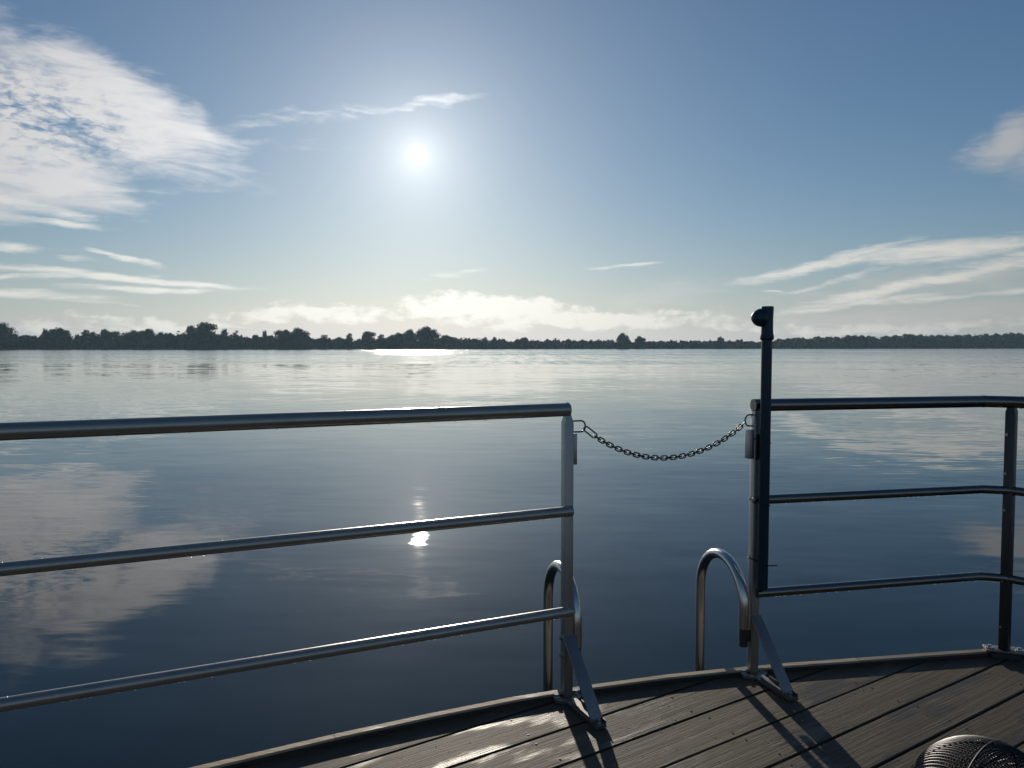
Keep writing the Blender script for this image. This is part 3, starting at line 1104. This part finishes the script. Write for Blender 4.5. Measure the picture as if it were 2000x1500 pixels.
# weld collars on the handrail at the bend
for q, d in (((1.815, 2.955), (.985, .15)), ((1.925, 2.900), (.67, -.742))):
    bm = bmesh.new()
    dd = Vector((d[0], d[1], 0)).normalized()
    tube(bm, [Vector((q[0], q[1], H1)) - dd * .003, Vector((q[0], q[1], H1)) + dd * .003], .0236, 24)
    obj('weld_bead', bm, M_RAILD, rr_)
bm = bmesh.new()
square_post(bm, P3.x, P3.y, DECK + .012, DECK + .950, .034, R(38))
nk = bmesh.ops.create_cone(bm, cap_ends=True, segments=4, radius1=.0235, radius2=.016, depth=.026)
bmesh.ops.rotate(bm, verts=nk['verts'], cent=(0, 0, 0), matrix=Matrix.Rotation(R(45 + 38), 3, 'Z'))
bmesh.ops.translate(bm, verts=nk['verts'], vec=(P3.x, P3.y, DECK + .961))
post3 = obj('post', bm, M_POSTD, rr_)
bm = bmesh.new()
box(bm, (P3.x, P3.y, DECK + .027), (.135, .060, .008), R(-18), bevel=.0015)
obj('base_plate', bm, M_PLATE, post3)
for s in (-1, 1):
    bm = bmesh.new()
    bolt(bm, (P3.x + s * .048, P3.y - s * .0156, DECK + .032), (0, 0, 1), .009, .010)
    obj('bolt', bm, M_STEEL, post3)
bm = bmesh.new()                                           # spacer under the plate, standing on the planks
box(bm, (P3.x, P3.y, DECK + .0115), (.10, .06, .020), R(-18))
obj('spacer', bm, M_DARKBOARD, post3)
for z in (.865, .715, .575, .30, .12):
    bm = bmesh.new()
    q = P3 + Vector((-.86, -.35)).normalized() * .022
    bolt(bm, (q.x, q.y, DECK + z), (-.86, -.35, 0), .0035, .006)
    obj('rivet', bm, M_STEEL, post3)
bm = bmesh.new()
q = P2 - G * .026
box(bm, (q.x, q.y, DECK + .850), (.020, .030, .105), math.atan2(G.y, G.x), bevel=.001)
obj('latch_plate', bm, M_POST, rr_)
bm = bmesh.new()
q = P2 + RIN * .017
box(bm, (q.x, q.y, DECK + .840), (.020, .006, .090), R(11), bevel=.002)
obj('hook_bracket', bm, M_CHAIN, rr_)
eye_ring(rr_, P2 - G * .010, -G, DECK + .955, DECK + .915, .036)
bm = bmesh.new()
q = P2 + RIN * .016 - G * .010
bolt(bm, (q.x, q.y, DECK + .648), (RIN.x, RIN.y, 0), .0085, .010)
obj('bolt', bm, M_STEEL, post2)

# ------------------------------------------------------------------ chain across the gap
A = Vector((P1.x + G.x * .062, P1.y + G.y * .062, DECK + .926))
B = Vector((P2.x - G.x * .045, P2.y - G.y * .045, DECK + .930))
SAG = .116
def cpt(t):
    q = A.lerp(B, t)
    k = 4 * t * (1 - t)
    q.z -= SAG * (k ** .92)
    return q
chain = empty('chain', A, 'dark slack steel chain hung across the railing gap above the ladder', 'chain')
ts = [i / 400 for i in range(401)]
cp = [cpt(t) for t in ts]
cum = [0]
for a, b in zip(cp, cp[1:]):
    cum.append(cum[-1] + (b - a).length)
def at_len(s):
    for i in range(1, len(cum)):
        if cum[i] >= s:
            f = (s - cum[i - 1]) / (cum[i] - cum[i - 1])
            return cp[i - 1].lerp(cp[i], f)
    return cp[-1]
def stadium(L, w, n=8):
    pts = []
    for i in range(n + 1):
        a = -PI / 2 + PI * i / n
        pts.append((L / 2 + w * math.cos(a), 0, w * math.sin(a)))
    for i in range(n + 1):
        a = PI / 2 + PI * i / n
        pts.append((-L / 2 + w * math.cos(a), 0, w * math.sin(a)))
    return pts
bm = bmesh.new()
loop_tube(bm, stadium(.0125, .0072), .0024, 8)
LINK = bpy.data.meshes.new('link')
for f in bm.faces:
    f.smooth = True
bm.to_mesh(LINK)
bm.free()
LINK.materials.append(M_CHAIN)
def place(o, c, d, roll):
    d = d.normalized()
    side = Vector((0, 0, 1)).cross(d).normalized()
    up = d.cross(side)
    Mx = Matrix((d, side, up)).transposed().to_4x4() @ Matrix.Rotation(roll, 4, 'X')
    o.location = Vector(c) - chain.location
    o.rotation_euler = Mx.to_euler()
SN = .052                                                  # the long snap link at the left end
bm = bmesh.new()
loop_tube(bm, stadium(SN - .014, .0085), .0026, 8)
sn = obj('snap_link', bm, M_CHAIN, chain)
sn.data.transform(Matrix.Translation(chain.location))
place(sn, (at_len(0) + at_len(SN)) / 2, at_len(SN) - at_len(0), 0.35)
PITCH_L = .0176
nl = int((cum[-1] - SN) / PITCH_L)
for i in range(nl):
    s = SN + PITCH_L * (i + .35)
    a, b = at_len(s - .004), at_len(s + .004)
    o = link('link', LINK, None, chain)
    d = (b - a).normalized()
    sd = Vector((0, 0, 1)).cross(d).normalized()
    v = Vector((0, 0, EYE)) - a
    twist = math.atan2(-v.dot(d.cross(sd)), -v.dot(sd))    # the chain hangs with every other link broadside on
    place(o, (a + b) / 2, d, (twist if i % 2 else twist + PI / 2) + drops_rng.uniform(-.2, .2))

# ------------------------------------------------------------------ black pole tied to the post
PX, PY = .897, 2.718
pole = empty('black_pole', (PX, PY, DECK + .332), 'upright black pole with knobbed top, tied to the post right of the gap', 'pole')
bm = bmesh.new()
tube(bm, [(PX, PY, DECK + .332), (PX, PY, DECK + .336), (PX + .002, PY, DECK + 1.235)], [.017, .0185, .0185], 28)
obj('shaft', bm, M_BLACK, pole, sharp=50)
bm = bmesh.new()
tube(bm, [(PX + .002, PY, DECK + z) for z in (1.222, 1.226, 1.236, 1.244, 1.262, 1.300, 1.334, 1.341)], [.0205, .0235, .0238, .0215, .0205, .0205, .0218, .0205], 28)
obj('socket', bm, M_BLACK, pole, sharp=50)
bm = bmesh.new()
kd = Vector((-.96, -.28, 0)).normalized()
kc = Vector((PX, PY, DECK + 1.301))
tube(bm, [kc + kd * t for t in (.012, .018, .024, .036, .046, .053, .0565)], [.013, .030, .0325, .0300, .0235, .0165, .010], 12)
obj('knob', bm, M_BLACK, pole, sharp=50)
# cable ties round the pole and the post
for zc, tail in ((.862, 0), (.640, 0), (.425, 1)):
    bm = bmesh.new()
    cpts = []
    for i in range(12):
        a = -PI * .5 + PI * i / 11
        cpts.append((PX + .0205 * math.cos(a), PY + .0205 * math.sin(a), DECK + zc - .004))
    for i in range(8):
        a = PI * .6 + PI * .8 * i / 7
        cpts.append((P2.x + .0235 * math.cos(a), P2.y + .022 * math.sin(a), DECK + zc + .008))
    loop_tube(bm, cpts, .0019, 6)
    if tail:
        tube(bm, [(PX + .018, PY - .012, DECK + zc - .004), (PX + .030, PY - .016, DECK + zc - .003), (PX + .046, PY - .018, DECK + zc - .001)], .0026, 6)
    obj('cable_tie', bm, M_RUBBER, pole)

# ------------------------------------------------------------------ bathing ladder outside the gap
ON = Vector((-.265, .964))
lad = empty('bathing_ladder', (.5, 2.9, 0), 'stainless bathing ladder with two hooped handrails hung outside the railing gap', 'ladder')
for base in (P1 + G * .037, P2 - G * .037):
    base = Vector((base.x, base.y)) + ON * .004
    R_ = .157
    zt = DECK + .425 - .0185 - R_
    pts = []
    def Q(o, z):
        p = base + ON * o
        return Vector((p.x, p.y, z))
    pts.append(Q(0, DECK + .176))
    pts.append(Q(0, DECK + .20))
    for i in range(17):
        a = PI * i / 16
        pts.append(Q(R_ - R_ * math.cos(a), zt + R_ * math.sin(a)))
    pts += [Q(2 * R_, zt - .1), Q(2 * R_, .2), Q(2 * R_, -1.0)]
    bm = bmesh.new()
    tube(bm, pts, .0185, 24)
    hr = obj('handrail', bm, M_STEEL, lad, sharp=50)
    bm = bmesh.new()
    q = base
    tube(bm, [Q(0, DECK + .110), Q(0, DECK + .178)], .0155, 20)
    d = (P1 if base.x < .5 else P2) - Vector((q.x, q.y))
    box(bm, (q.x + d.x * .45, q.y + d.y * .45, DECK + .150), (.040, .026, .042), R(15), bevel=.003)
    obj('clamp', bm, M_CHAIN, hr)
a0 = P1 + G * .037 + ON * .318
b0 = P2 - G * .037 + ON * .318
for z in (-.08, -.36, -.64):
    bm = bmesh.new()
    box(bm, ((a0.x + b0.x) / 2, (a0.y + b0.y) / 2, z), ((b0 - a0).length - .03, .07, .025), math.atan2(G.y, G.x), bevel=.004)
    obj('rung', bm, M_STEEL, lad)

# ------------------------------------------------------------------ wire mesh dome on the deck
DC = Vector((1.205, 1.90, DECK - .006))
RD, HD = .190, .200
dome = empty('mesh_dome', DC, 'dark wire mesh dome standing on the deck in the bottom right corner', 'mesh cover')
bm = bmesh.new()
def dz_(x, y):
    k = 1 - (x * x + y * y) / (RD * RD)
    return HD * math.sqrt(max(k, 0)) if k > 0 else None
step = .0078
nw = int(RD / step)
ca, sa = math.cos(R(24)), math.sin(R(24))
for fam in (0, 1):
    for i in range(-nw, nw + 1):
        c = i * step
        lim = math.sqrt(max(RD * RD - c * c, 0))
        if lim < .02:
            continue
        pts = []
        N = 34
        for j in range(N + 1):
            s = lim * math.sin(-PI / 2 + PI * j / N)
            z = HD * math.sqrt(max(1 - (s * s + c * c) / RD ** 2, 0)) + (.0011 if fam else -.0006)
            x, y = (s, c) if fam == 0 else (c, s)
            pts.append(DC + Vector((x * ca - y * sa, x * sa + y * ca, z)))
        tube(bm, pts, .00125, 5, cap=False)
wm = obj('wire_mesh', bm, M_MESHWIRE, dome)
bm = bmesh.new()
ring = [DC + Vector((RD * math.cos(2 * PI * i / 64), RD * math.sin(2 * PI * i / 64), .011)) for i in range(64)]
loop_tube(bm, ring, .005, 10)
obj('rim', bm, M_MESHWIRE, dome)
for aa in (35, 155):
    bm = bmesh.new()
    pts = [DC + Vector((RD * .995 * math.cos(t) * math.cos(R(aa)), RD * .995 * math.cos(t) * math.sin(R(aa)), HD * math.sin(t) + .001)) for t in np.linspace(0, PI, 40)]
    tube(bm, pts, .0026, 6)
    obj('seam_rib', bm, M_RUBBER, dome)

# ------------------------------------------------------------------ beads of water on the planks
bm = bmesh.new()
for i in range(230):
    x = drops_rng.gauss(.72, .5)
    y = drops_rng.gauss(2.4, .22)
    lim = float(np.interp(x, [e[0] for e in EDGE], [e[1] for e in EDGE])) - .06
    if y > lim or y < 1.9 or x > 1.9:
        continue
    rr = drops_rng.uniform(.0008, .0021)
    res = bmesh.ops.create_icosphere(bm, subdivisions=1, radius=rr)
    bmesh.ops.scale(bm, verts=res['verts'], vec=(1, 1, .7))
    bmesh.ops.translate(bm, verts=res['verts'], vec=(x, y, DECK + .0015 + rr * .2))
tag(obj('water_drops', bm, M_DROP, deck), kind='stuff')
